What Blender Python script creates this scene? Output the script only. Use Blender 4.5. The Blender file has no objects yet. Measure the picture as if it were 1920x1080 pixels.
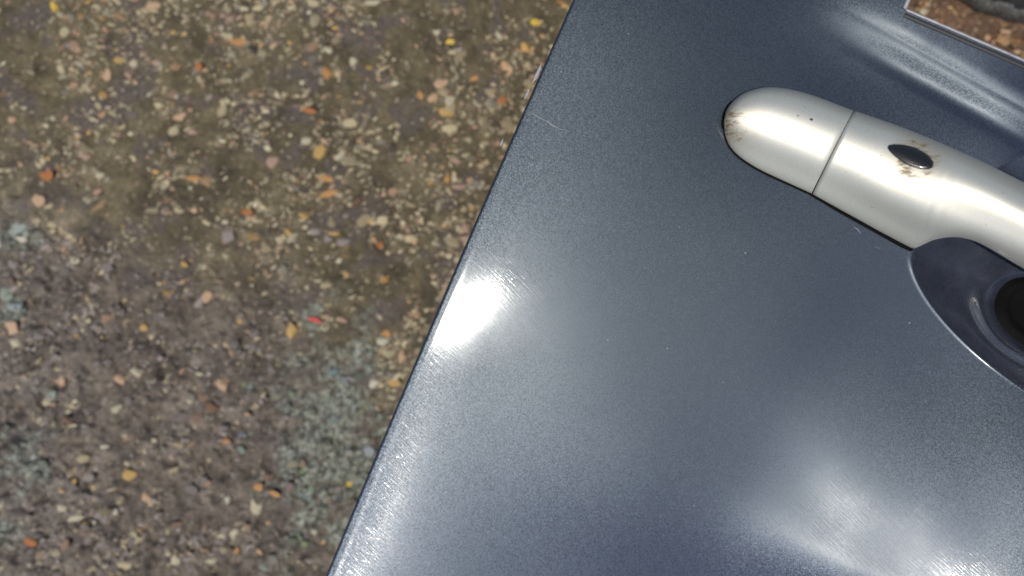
import bpy, bmesh, math, random
import numpy as np
from mathutils import Vector, Matrix
from mathutils.bvhtree import BVHTree

random.seed(7)
RNG = np.random.default_rng(11)
scene = bpy.context.scene
COL = scene.collection

# ------------------------------------------------------------------ camera
CAM_H = 0.33                      # metres above the middle of the door skin
LENS = 26.0
cam_data = bpy.data.cameras.new('camera')
cam_data.sensor_width = 36.0
cam_data.lens = LENS
cam_data.clip_start = 0.005
cam_data.clip_end = 300.0
cam = bpy.data.objects.new('camera', cam_data)
cam.location = (0, 0, CAM_H)
cam.rotation_euler = (0, 0, 0)
COL.objects.link(cam)
scene.camera = cam
cam_data.dof.use_dof = True
cam_data.dof.focus_distance = 0.322
cam_data.dof.aperture_fstop = 2.5

# ------------------------------------------------------------------ axes of the door (u along the car, v up the car)
UX, UY = 0.9189, -0.3945
VX, VY = 0.3945, 0.9189
SUN_U, SUN_V = math.radians(1.5), math.radians(-18.0)
sd = Vector((math.tan(SUN_U) * UX + math.tan(SUN_V) * VX,
             math.tan(SUN_U) * UY + math.tan(SUN_V) * VY, 1.0)).normalized()

# ------------------------------------------------------------------ world, sun, exposure
world = bpy.data.worlds.new('World')
scene.world = world
world.use_nodes = True
wn = world.node_tree.nodes
wl = world.node_tree.links
wn.clear()
wo = wn.new('ShaderNodeOutputWorld')
bg = wn.new('ShaderNodeBackground')
sky = wn.new('ShaderNodeTexSky')
sky.sky_type = 'NISHITA'
sky.sun_disc = False
sky.sun_elevation = math.asin(sd.z)
sky.sun_rotation = math.atan2(sd.x, sd.y)
sky.air_density = 1.0
sky.dust_density = 1.2
bg.inputs['Strength'].default_value = 0.105
wl.new(sky.outputs['Color'], bg.inputs['Color'])
wl.new(bg.outputs['Background'], wo.inputs['Surface'])

sun_data = bpy.data.lights.new('sun', 'SUN')
sun_data.energy = 3.6
sun_data.angle = math.radians(0.5)
sun_data.color = (1.0, 0.955, 0.88)
sun = bpy.data.objects.new('sun', sun_data)
sun.rotation_euler = sd.to_track_quat('Z', 'Y').to_euler()
sun.location = sd * 5
COL.objects.link(sun)

scene.view_settings.view_transform = 'Standard'
scene.view_settings.look = 'None'
scene.view_settings.exposure = 0.0
scene.view_settings.gamma = 1.0
scene.view_settings.use_curve_mapping = False

# ------------------------------------------------------------------ helpers
K = 36.0 / LENS / 1920.0 * CAM_H        # metres per photo pixel on the plane z = 0
GROUND_Z = -0.066


def W(px, py, z):
    """photo pixel at height z -> world point"""
    s = K * (CAM_H - z) / CAM_H
    return Vector(((px - 960) * s, -(py - 540) * s, z))


def uv_of(px, py):
    dx, dy = px - 960.0, py - 540.0
    return 0.9189 * dx + 0.3945 * dy, 0.3945 * dx - 0.9189 * dy


def px_of(u, v):
    return 960 + 0.9189 * u + 0.3945 * v, 540 + 0.3945 * u - 0.9189 * v


def obj(name, me, mat=None, parent=None):
    o = bpy.data.objects.new(name, me)
    COL.objects.link(o)
    if mat is not None and not me.materials:
        me.materials.append(mat)
    if parent is not None:
        o.parent = parent
    return o


def mesh_np(name, verts, faces, smooth=True):
    me = bpy.data.meshes.new(name)
    verts = np.asarray(verts, dtype=np.float64)
    faces = np.asarray(faces, dtype=np.int32)
    n, k = faces.shape
    me.vertices.add(len(verts))
    me.vertices.foreach_set('co', verts.ravel())
    me.loops.add(n * k)
    me.loops.foreach_set('vertex_index', faces.ravel())
    me.polygons.add(n)
    me.polygons.foreach_set('loop_start', np.arange(0, n * k, k, dtype=np.int32))
    me.polygons.foreach_set('use_smooth', np.full(n, smooth, dtype=bool))
    me.update(calc_edges=True)
    return me


def from_bm(name, bm, smooth=False):
    me = bpy.data.meshes.new(name)
    bmesh.ops.recalc_face_normals(bm, faces=bm.faces)
    bm.to_mesh(me)
    bm.free()
    for p in me.polygons:
        p.use_smooth = smooth
    return me


def sstep(a, b, x):
    t = np.clip((np.asarray(x, dtype=float) - a) / (b - a), 0, 1)
    return t * t * (3 - 2 * t)


# value noise in numpy
def _hash(ix, iy, seed):
    h = (ix.astype(np.int64) * 374761393 + iy.astype(np.int64) * 668265263 + seed * 1442695041) & 0xFFFFFFFF
    h = ((h ^ (h >> 13)) * 1274126177) & 0xFFFFFFFF
    h = h ^ (h >> 16)
    return (h & 0xFFFF) / 65535.0


def vnoise(x, y, seed=0):
    ix, iy = np.floor(x), np.floor(y)
    fx, fy = x - ix, y - iy
    fx = fx * fx * fx * (fx * (fx * 6 - 15) + 10)
    fy = fy * fy * fy * (fy * (fy * 6 - 15) + 10)
    a = _hash(ix, iy, seed); b = _hash(ix + 1, iy, seed)
    c = _hash(ix, iy + 1, seed); d = _hash(ix + 1, iy + 1, seed)
    return (a * (1 - fx) + b * fx) * (1 - fy) + (c * (1 - fx) + d * fx) * fy


def fbm(x, y, seed=0, octv=4, gain=0.5):
    s, a, t = 0.0, 1.0, 0.0
    for i in range(octv):
        s = s + a * (vnoise(x * 2 ** i + 17.3 * i, y * 2 ** i - 9.1 * i, seed + i) - 0.5)
        t += a
        a *= gain
    return s / t


# ------------------------------------------------------------------ node helpers
def new_mat(name):
    m = bpy.data.materials.new(name)
    m.use_nodes = True
    nt = m.node_tree
    nt.nodes.clear()
    out = nt.nodes.new('ShaderNodeOutputMaterial')
    b = nt.nodes.new('ShaderNodeBsdfPrincipled')
    nt.links.new(b.outputs[0], out.inputs[0])
    return m, nt, b


def N(nt, kind, **kw):
    n = nt.nodes.new(kind)
    for k, val in kw.items():
        if hasattr(n, k):
            setattr(n, k, val)
        else:
            n.inputs[k].default_value = val
    return n


def math_n(nt, op, a, b=None, c=None):
    n = nt.nodes.new('ShaderNodeMath')
    n.operation = op
    for i, x in enumerate((a, b, c)):
        if x is None:
            continue
        if isinstance(x, (int, float)):
            n.inputs[i].default_value = x
        else:
            nt.links.new(x, n.inputs[i])
    return n.outputs[0]


def mix_c(nt, f, a, b):
    n = nt.nodes.new('ShaderNodeMix')
    n.data_type = 'RGBA'
    for sock, x in ((n.inputs[0], f), (n.inputs[6], a), (n.inputs[7], b)):
        if isinstance(x, (int, float)):
            sock.default_value = x
        elif isinstance(x, tuple):
            sock.default_value = x if len(x) == 4 else (*x, 1)
        else:
            nt.links.new(x, sock)
    return n.outputs[2]


def ramp(nt, f, stops, interp='LINEAR'):
    n = nt.nodes.new('ShaderNodeValToRGB')
    cr = n.color_ramp
    cr.interpolation = interp
    while len(cr.elements) > 1:
        cr.elements.remove(cr.elements[-1])
    for i, (p, c) in enumerate(stops):
        e = cr.elements[0] if i == 0 else cr.elements.new(p)
        e.position = p
        e.color = c if len(c) == 4 else (*c, 1)
    nt.links.new(f, n.inputs[0])
    return n.outputs[0]


def obj_coord(nt):
    return nt.nodes.new('ShaderNodeTexCoord').outputs['Object']


def noise(nt, co, scale, detail=3, rough=0.55, dist=0.0, dims='3D'):
    n = nt.nodes.new('ShaderNodeTexNoise')
    n.noise_dimensions = dims
    n.inputs['Scale'].default_value = scale
    n.inputs['Detail'].default_value = detail
    n.inputs['Roughness'].default_value = rough
    n.inputs['Distortion'].default_value = dist
    nt.links.new(co, n.inputs['Vector'])
    return n


def mapping(nt, co, loc=(0, 0, 0), rot=(0, 0, 0), scale=(1, 1, 1)):
    n = nt.nodes.new('ShaderNodeMapping')
    n.inputs['Location'].default_value = loc
    n.inputs['Rotation'].default_value = rot
    n.inputs['Scale'].default_value = scale
    nt.links.new(co, n.inputs['Vector'])
    return n.outputs[0]


# ------------------------------------------------------------------ materials
def mat_paint(dusty=0.0):
    m, nt, b = new_mat('grey_metallic_paint')
    co = obj_coord(nt)
    vor = N(nt, 'ShaderNodeTexVoronoi', feature='F1')
    vor.inputs['Scale'].default_value = 2900
    nt.links.new(co, vor.inputs['Vector'])
    # each flake has its own small tilt
    sub = N(nt, 'ShaderNodeVectorMath', operation='SUBTRACT')
    nt.links.new(vor.outputs['Color'], sub.inputs[0])
    sub.inputs[1].default_value = (0.5, 0.5, 0.5)
    sc = N(nt, 'ShaderNodeVectorMath', operation='SCALE')
    nt.links.new(sub.outputs[0], sc.inputs[0])
    sc.inputs['Scale'].default_value = 0.15
    geo = N(nt, 'ShaderNodeNewGeometry')
    add = N(nt, 'ShaderNodeVectorMath', operation='ADD')
    nt.links.new(geo.outputs['Normal'], add.inputs[0])
    nt.links.new(sc.outputs[0], add.inputs[1])
    nrm = N(nt, 'ShaderNodeVectorMath', operation='NORMALIZE')
    nt.links.new(add.outputs[0], nrm.inputs[0])
    nt.links.new(nrm.outputs[0], b.inputs['Normal'])
    # flake lightness, a little patchy fading of the paint
    sep = N(nt, 'ShaderNodeSeparateColor')
    nt.links.new(vor.outputs['Color'], sep.inputs[0])
    base = ramp(nt, sep.outputs[0], [(0, (0.0152, 0.0215, 0.0280)), (0.6, (0.0305, 0.0398, 0.0485)), (1, (0.063, 0.080, 0.097))])
    big = noise(nt, co, 9, 3, 0.5)
    base = mix_c(nt, math_n(nt, 'MULTIPLY', big.outputs[0], 0.35), base, (0.027, 0.037, 0.047))
    # the flakes flop towards blue when seen at a slant
    lw = N(nt, 'ShaderNodeLayerWeight')
    lw.inputs['Blend'].default_value = 0.5
    flop = ramp(nt, lw.outputs['Facing'], [(0.03, (1, 1, 1)), (0.17, (0.99, 0.98, 1.24))])
    fm = nt.nodes.new('ShaderNodeMix')
    fm.data_type = 'RGBA'
    fm.blend_type = 'MULTIPLY'
    fm.inputs[0].default_value = 1.0
    nt.links.new(base, fm.inputs[6])
    nt.links.new(flop, fm.inputs[7])
    base = fm.outputs[2]
    # dust grains
    d = N(nt, 'ShaderNodeTexVoronoi', feature='F1')
    d.inputs['Scale'].default_value = 260
    nt.links.new(co, d.inputs['Vector'])
    sepd = N(nt, 'ShaderNodeSeparateColor')
    nt.links.new(d.outputs['Color'], sepd.inputs[0])
    near = math_n(nt, 'LESS_THAN', d.outputs['Distance'], 0.085)
    few = math_n(nt, 'GREATER_THAN', sepd.outputs[1], 0.97)
    dust = math_n(nt, 'MULTIPLY', near, few)
    col = mix_c(nt, math_n(nt, 'MULTIPLY', dust, 0.45), base, (0.35, 0.35, 0.34))
    film = noise(nt, co, 55, 5, 0.65)
    filmf = math_n(nt, 'MULTIPLY', math_n(nt, 'SUBTRACT', film.outputs[0], 0.35), 0.10)
    met = math_n(nt, 'SUBTRACT', 0.86, math_n(nt, 'ADD', filmf, math_n(nt, 'MULTIPLY', dust, 0.8)))
    if dusty:
        hz = ramp(nt, noise(nt, co, 130, 5, 0.65, 0.5).outputs[0], [(0.35, (0.6, 0.6, 0.6)), (0.65, (1, 1, 1))])
        hz = math_n(nt, 'MULTIPLY', hz, dusty)
        col = mix_c(nt, hz, col, (0.125, 0.120, 0.150))
        met = math_n(nt, 'SUBTRACT', met, math_n(nt, 'MULTIPLY', hz, 0.9))
    nt.links.new(col, b.inputs['Base Color'])
    nt.links.new(met, b.inputs['Metallic'])
    b.inputs['Roughness'].default_value = 0.43
    b.inputs['Coat Weight'].default_value = 1.0
    b.inputs['Coat IOR'].default_value = 1.5
    # hairline polishing scratches in the lacquer, mostly one direction
    s1 = noise(nt, mapping(nt, mapping(nt, co, rot=(0, 0, math.radians(41))), scale=(60, 2600, 60)), 1.0, 2, 0.6)
    s2 = noise(nt, mapping(nt, mapping(nt, co, rot=(0, 0, math.radians(49))), scale=(90, 1900, 90), loc=(3, 1, 0)), 1.0, 2, 0.6)
    sc2 = math_n(nt, 'ADD', s1.outputs[0], s2.outputs[0])
    bump = N(nt, 'ShaderNodeBump')
    bump.inputs['Strength'].default_value = 0.22
    bump.inputs['Distance'].default_value = 0.00006
    nt.links.new(sc2, bump.inputs['Height'])
    nt.links.new(bump.outputs[0], b.inputs['Coat Normal'])
    rr = math_n(nt, 'ADD', 0.085, math_n(nt, 'MULTIPLY', film.outputs[0], 0.05))
    nt.links.new(rr, b.inputs['Coat Roughness'])
    return m


def mat_silver(tip, button):
    m, nt, b = new_mat('silver_paint')
    co = obj_coord(nt)
    fine = noise(nt, co, 2500, 2, 0.6)
    base = ramp(nt, fine.outputs[0], [(0.3, (0.56, 0.54, 0.465)), (0.7, (0.68, 0.66, 0.58))])
    # grime rubbed in round the tip and below the button

    def near(p, r0, r1):
        vm = N(nt, 'ShaderNodeVectorMath', operation='DISTANCE')
        nt.links.new(co, vm.inputs[0])
        vm.inputs[1].default_value = p
        mr = N(nt, 'ShaderNodeMapRange')
        mr.inputs['From Min'].default_value = r0
        mr.inputs['From Max'].default_value = r1
        mr.inputs['To Min'].default_value = 1
        mr.inputs['To Max'].default_value = 0
        nt.links.new(vm.outputs['Value'], mr.inputs['Value'])
        return mr.outputs[0]
    zone = math_n(nt, 'MAXIMUM', math_n(nt, 'MULTIPLY', near(tip, 0.0065, 0.0200), 0.80), math_n(nt, 'MULTIPLY', near(button, 0.008, 0.0185), 0.80))
    g1 = noise(nt, mapping(nt, co, rot=(0, 0, 0.6), scale=(0.55, 2.4, 1)), 420, 6, 0.72, 0.9)
    g2 = noise(nt, co, 160, 3, 0.6)
    gm = math_n(nt, 'MULTIPLY', zone, math_n(nt, 'ADD', g1.outputs[0], math_n(nt, 'MULTIPLY', g2.outputs[0], 0.55)))
    gf = ramp(nt, gm, [(0.585, (0, 0, 0)), (0.72, (1, 1, 1))])
    film = ramp(nt, gm, [(0.2, (0, 0, 0)), (0.75, (0.35, 0.35, 0.35))])
    col = mix_c(nt, film, base, (0.40, 0.33, 0.20))
    col = mix_c(nt, gf, col, (0.15, 0.100, 0.045))
    # tiny dark pits
    d = N(nt, 'ShaderNodeTexVoronoi', feature='F1')
    d.inputs['Scale'].default_value = 520
    nt.links.new(co, d.inputs['Vector'])
    sepd = N(nt, 'ShaderNodeSeparateColor')
    nt.links.new(d.outputs['Color'], sepd.inputs[0])
    pit = math_n(nt, 'MULTIPLY', math_n(nt, 'LESS_THAN', d.outputs['Distance'], 0.13), math_n(nt, 'GREATER_THAN', sepd.outputs[0], 0.965))
    col = mix_c(nt, math_n(nt, 'MULTIPLY', pit, 0.7), col, (0.15, 0.12, 0.08))
    nt.links.new(col, b.inputs['Base Color'])
    nt.links.new(math_n(nt, 'SUBTRACT', 0.72, math_n(nt, 'MULTIPLY', gf, 0.68)), b.inputs['Metallic'])
    b.inputs['Roughness'].default_value = 0.55
    b.inputs['Coat Weight'].default_value = 0.3
    nt.links.new(math_n(nt, 'ADD', 0.10, math_n(nt, 'MULTIPLY', film, 0.7)), b.inputs['Coat Roughness'])
    return m


def mat_simple(name, col, rough=0.5, metal=0.0, coat=0.0, nscale=900, namt=0.25, bump=0.0):
    m, nt, b = new_mat(name)
    co = obj_coord(nt)
    n = noise(nt, co, nscale, 4, 0.6)
    lo = tuple(c * (1 - namt) for c in col)
    hi = tuple(min(1, c * (1 + namt)) for c in col)
    nt.links.new(ramp(nt, n.outputs[0], [(0.3, lo), (0.7, hi)]), b.inputs['Base Color'])
    b.inputs['Roughness'].default_value = rough
    b.inputs['Metallic'].default_value = metal
    b.inputs['Coat Weight'].default_value = coat
    b.inputs['Coat Roughness'].default_value = 0.08
    if bump:
        bp = N(nt, 'ShaderNodeBump')
        bp.inputs['Strength'].default_value = 0.8
        bp.inputs['Distance'].default_value = bump
        nt.links.new(n.outputs[0], bp.inputs['Height'])
        nt.links.new(bp.outputs[0], b.inputs['Normal'])
    return m


def mat_ground():
    m, nt, b = new_mat('dirty_asphalt')
    co = obj_coord(nt)
    at = N(nt, 'ShaderNodeAttribute', attribute_name='zone')
    sp = N(nt, 'ShaderNodeSeparateColor')
    nt.links.new(at.outputs['Color'], sp.inputs[0])
    grey, red, wet = sp.outputs[0], sp.outputs[1], sp.outputs[2]
    med = noise(nt, co, 120, 5, 0.62, 0.3)
    fine = noise(nt, co, 620, 4, 0.65)
    olive = ramp(nt, med.outputs[0], [(0.30, (0.070, 0.055, 0.028)), (0.52, (0.118, 0.094, 0.050)), (0.72, (0.175, 0.142, 0.082))])
    mauve = ramp(nt, med.outputs[0], [(0.28, (0.082, 0.065, 0.053)), (0.5, (0.165, 0.136, 0.114)), (0.75, (0.250, 0.213, 0.178))])
    col = mix_c(nt, grey, olive, mauve)
    tone = ramp(nt, noise(nt, co, 34, 5, 0.65, 0.5).outputs[0], [(0.36, (0.50, 0.475, 0.45)), (0.64, (1.12, 1.12, 1.08))])
    tm = nt.nodes.new('ShaderNodeMix')
    tm.data_type = 'RGBA'
    tm.blend_type = 'MULTIPLY'
    tm.inputs[0].default_value = 1.0
    nt.links.new(col, tm.inputs[6])
    nt.links.new(tone, tm.inputs[7])
    col = tm.outputs[2]
    at2 = N(nt, 'ShaderNodeAttribute', attribute_name='green_patch')
    green_c = ramp(nt, noise(nt, co, 260, 4, 0.65).outputs[0], [(0.38, (0.030, 0.028, 0.022)), (0.5, (0.130, 0.143, 0.115)), (0.64, (0.36, 0.385, 0.33))])
    col = mix_c(nt, math_n(nt, 'MULTIPLY', at2.outputs['Fac'], 0.85), col, green_c)
    patch = noise(nt, co, 46, 3, 0.55, 0.4)
    pf = ramp(nt, patch.outputs[0], [(0.53, (0, 0, 0)), (0.62, (0.85, 0.85, 0.85))])
    col = mix_c(nt, pf, col, (0.088, 0.069, 0.058))
    soil = ramp(nt, med.outputs[0], [(0.3, (0.055, 0.030, 0.017)), (0.6, (0.13, 0.070, 0.040)), (0.8, (0.20, 0.125, 0.08))])
    col = mix_c(nt, red, col, soil)
    # small embedded grit of many colours
    vo = N(nt, 'ShaderNodeTexVoronoi', feature='F1')
    vo.inputs['Scale'].default_value = 430
    vo.inputs['Randomness'].default_value = 1.0
    wob = noise(nt, co, 300, 2, 0.5)
    wv = N(nt, 'ShaderNodeVectorMath', operation='MULTIPLY_ADD')
    nt.links.new(wob.outputs['Color'], wv.inputs[0])
    wv.inputs[1].default_value = (0.003, 0.003, 0.003)
    nt.links.new(co, wv.inputs[2])
    nt.links.new(wv.outputs[0], vo.inputs['Vector'])
    sv = N(nt, 'ShaderNodeSeparateColor')
    nt.links.new(vo.outputs['Color'], sv.inputs[0])
    gritc = ramp(nt, sv.outputs[0], [(0.0, (0.055, 0.045, 0.035)), (0.30, (0.13, 0.105, 0.075)), (0.6, (0.27, 0.23, 0.165)),
                                     (0.8, (0.24, 0.16, 0.12)), (0.94, (0.36, 0.31, 0.23)), (1.0, (0.30, 0.17, 0.06))], 'CONSTANT')
    gm = math_n(nt, 'MULTIPLY', math_n(nt, 'LESS_THAN', vo.outputs['Distance'], 0.42), math_n(nt, 'GREATER_THAN', sv.outputs[1], 0.62))
    col = mix_c(nt, math_n(nt, 'MULTIPLY', gm, 0.6), col, gritc)
    f2 = ramp(nt, fine.outputs[0], [(0.3, (0.55, 0.54, 0.52)), (0.7, (1.32, 1.32, 1.32))])
    mul = nt.nodes.new('ShaderNodeMix')
    mul.data_type = 'RGBA'
    mul.blend_type = 'MULTIPLY'
    mul.inputs[0].default_value = 1.0
    nt.links.new(col, mul.inputs[6])
    nt.links.new(f2, mul.inputs[7])
    nt.links.new(mul.outputs[2], b.inputs['Base Color'])
    nt.links.new(math_n(nt, 'SUBTRACT', 0.85, math_n(nt, 'MULTIPLY', wet, 0.73)), b.inputs['Roughness'])
    bp = N(nt, 'ShaderNodeBump')
    bp.inputs['Strength'].default_value = 0.9
    bp.inputs['Distance'].default_value = 0.0012
    h = math_n(nt, 'ADD', fine.outputs[0], math_n(nt, 'MULTIPLY', med.outputs[0], 0.8))
    nt.links.new(h, bp.inputs['Height'])
    nt.links.new(bp.outputs[0], b.inputs['Normal'])
    return m


def mat_stone():
    m, nt, b = new_mat('stone_chip')
    co = obj_coord(nt)
    at = N(nt, 'ShaderNodeAttribute', attribute_name='tint')
    oi = N(nt, 'ShaderNodeObjectInfo')
    n = noise(nt, co, 700, 4, 0.65)
    f = ramp(nt, n.outputs[0], [(0.28, (0.68, 0.66, 0.63)), (0.72, (1.2, 1.2, 1.2))])
    for src in (at.outputs['Color'], oi.outputs['Color']):
        mul = nt.nodes.new('ShaderNodeMix')
        mul.data_type = 'RGBA'
        mul.blend_type = 'MULTIPLY'
        mul.inputs[0].default_value = 1.0
        nt.links.new(f, mul.inputs[6])
        nt.links.new(src, mul.inputs[7])
        f = mul.outputs[2]
    nt.links.new(f, b.inputs['Base Color'])
    b.inputs['Roughness'].default_value = 0.62
    bp = N(nt, 'ShaderNodeBump')
    bp.inputs['Strength'].default_value = 0.5
    bp.inputs['Distance'].default_value = 0.0006
    nt.links.new(n.outputs[0], bp.inputs['Height'])
    nt.links.new(bp.outputs[0], b.inputs['Normal'])
    return m


# ================================================================== GROUND
# ---- relief of the ground
def zone_masks(x, y):
    """grey (bare grey-brown asphalt), red (reddish soil), wet (damp, glossy)"""
    w = fbm(x * 14, y * 14, 3, 3) * 0.10
    grey = sstep(-0.035, 0.055, -(y - 0.012) - 0.50 * (x + 0.16) + w)
    red = sstep(0.12, 0.17, x + w * 0.4) * sstep(0.06, 0.10, y)
    wet = sstep(-0.225, -0.262, x + fbm(x * 60, y * 60, 8, 2) * 0.05) * sstep(0.075, 0.02, y)
    c = np.exp(-(((x + 0.065) / 0.045) ** 2 + ((y + 0.085) / 0.05) ** 2))
    wet = np.maximum(wet, 0.55 * c)
    return grey, red, wet


def green_mask(x, y):  # grey-green patches; the far-left spots paint pale glitter into the colour
    m = 1.3 * np.exp(-(((x + 0.095) / 0.034) ** 2 + ((y + 0.085) / 0.058) ** 2)) + np.exp(-(((x + 0.270) / 0.014) ** 2 + ((y - 0.028) / 0.010) ** 2))
    m = m + np.exp(-(((x + 0.272) / 0.012) ** 2 + ((y + 0.012) / 0.008) ** 2)) + 1.1 * np.exp(-(((x + 0.268) / 0.018) ** 2 + ((y + 0.098) / 0.038) ** 2))
    return np.clip(m * 1.1 + 3.4 * fbm(x * 75, y * 75, 91, 3) * m ** 0.5 - 0.15, 0, 1)


def ground_z(x, y):
    x = np.asarray(x, dtype=float); y = np.asarray(y, dtype=float)
    grey, red, wet = zone_masks(x, y)
    z = 0.010 * fbm(x * 9, y * 9, 21, 2)
    z = z + 0.0060 * fbm(x * 45, y * 45, 31, 3)
    rough = 0.0026 + 0.0060 * grey + 0.002 * wet
    z = z + rough * fbm(x * 170, y * 170, 41, 3, 0.6)
    green_m = green_mask(x, y)
    z = z + green_m * (0.0040 * fbm(x * 150, y * 150, 61, 3, 0.6) + 0.0015)
    lump = np.abs(fbm(x * 230, y * 230, 51, 2))
    z = z - 0.0055 * (0.25 + grey) * np.clip(0.10 - lump, 0, 1) * 5 * 0.6
    far = np.maximum(np.abs(x), np.abs(y))
    return GROUND_Z + z * (1 - 0.7 * sstep(0.6, 3.0, far))


def graded(lo, hi, fine, reach):
    a = list(np.arange(lo, hi + fine * 0.5, fine))
    step, p = fine, a[-1]
    while p < reach:
        step *= 1.22
        p += step
        a.append(p)
    step, p = fine, a[0]
    while p > -reach:
        step *= 1.22
        p -= step
        a.insert(0, p)
    return np.array(a)


gx = graded(-0.31, 0.04, 0.00085, 60.0)
gy = graded(-0.185, 0.185, 0.00085, 60.0)
GX, GY = np.meshgrid(gx, gy, indexing='xy')
GZ = ground_z(GX, GY)
nx, ny = len(gx), len(gy)
idx = np.arange(nx * ny).reshape(ny, nx)
faces = np.stack([idx[:-1, :-1], idx[:-1, 1:], idx[1:, 1:], idx[1:, :-1]], -1).reshape(-1, 4)
gme = mesh_np('ground', np.stack([GX, GY, GZ], -1).reshape(-1, 3), faces)
g_, r_, w_ = zone_masks(GX.ravel(), GY.ravel())
att2 = gme.color_attributes.new('green_patch', 'FLOAT_COLOR', 'POINT')
mm_ = green_mask(GX.ravel(), GY.ravel())
att2.data.foreach_set('color', np.stack([mm_] * 3 + [np.ones_like(mm_)], -1).ravel())
att = gme.color_attributes.new('zone', 'FLOAT_COLOR', 'POINT')
att.data.foreach_set('color', np.stack([g_, r_, w_, np.ones_like(g_)], -1).ravel())
M_GROUND = mat_ground()
ground = obj('ground', gme, M_GROUND)
ground['kind'] = 'structure'

# ---- stone chips lying in the ground
M_STONE = mat_stone()


def chip_mesh(seed, cuts=7, flat=0.55, sub=2):
    r = random.Random(seed)
    bm = bmesh.new()
    bmesh.ops.create_icosphere(bm, subdivisions=sub, radius=1.0)
    planes = []
    for _ in range(cuts):
        d = Vector((r.gauss(0, 1), r.gauss(0, 1), r.gauss(0, 0.8))).normalized()
        planes.append((d, r.uniform(0.36, 0.80)))
    for v in bm.verts:
        p = v.co.copy()
        for d, h in planes:
            e = p.dot(d)
            if e > h:
                p -= d * (e - h)
        p *= r.uniform(0.94, 1.06)
        p.z *= flat
        v.co = p
    vs = np.array([v.co[:] for v in bm.verts])
    fs = np.array([[v.index for v in f.verts] for f in bm.faces])
    bm.free()
    return vs, fs


CHIPS = [chip_mesh(100 + i, random.randint(7, 12), random.uniform(0.4, 0.65)) for i in range(16)]
GRITS = [chip_mesh(300 + i, random.randint(4, 8), random.uniform(0.4, 0.65), 1) for i in range(24)]
chip_data = []
for i, (vs, fs) in enumerate(CHIPS):
    me = mesh_np('stone', vs, fs, smooth=False)
    a = me.color_attributes.new('tint', 'FLOAT_COLOR', 'POINT')
    a.data.foreach_set('color', np.ones(len(vs) * 4))
    me.materials.append(M_STONE)
    chip_data.append(me)

CREAM = (0.42, 0.37, 0.26); PALE = (0.46, 0.43, 0.34); BEIGE = (0.31, 0.265, 0.18); PINK = (0.33, 0.22, 0.165)
GREY = (0.23, 0.215, 0.19); DARK = (0.060, 0.050, 0.040); OLIVE = (0.13, 0.11, 0.066); OCHRE = (0.42, 0.27, 0.09)
ORANGE = (0.40, 0.21, 0.075); YELLOW = (0.58, 0.40, 0.06); RUST = (0.33, 0.12, 0.035); RED = (0.46, 0.07, 0.06)
TANP = (0.44, 0.29, 0.18); GREEN = (0.165, 0.185, 0.145); BROWN = (0.16, 0.095, 0.06); MAUVE = (0.22, 0.185, 0.165)


def ground_pt(px, py):
    p = W(px, py, GROUND_Z)
    for _ in range(3):
        p = W(px, py, float(ground_z(p.x, p.y)))
    return p


KG = K * (CAM_H - GROUND_Z) / CAM_H


def put_stone(px, py, w, h, col, ang=0.0, lift=0.10):
    p = ground_pt(px, py)
    o = obj('stone', random.choice(chip_data), None, ground)
    a, b_ = w * KG * 0.56, h * KG * 0.56
    o.scale = (a, b_, min(a, b_) * random.uniform(0.7, 1.0))
    o.rotation_euler = (random.uniform(-.2, .2), random.uniform(-.2, .2), -ang + random.uniform(-.25, .25))
    o.location = (p.x, p.y, p.z + lift * min(a, b_))
    o.color = (*col, 1)
    return o


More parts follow.
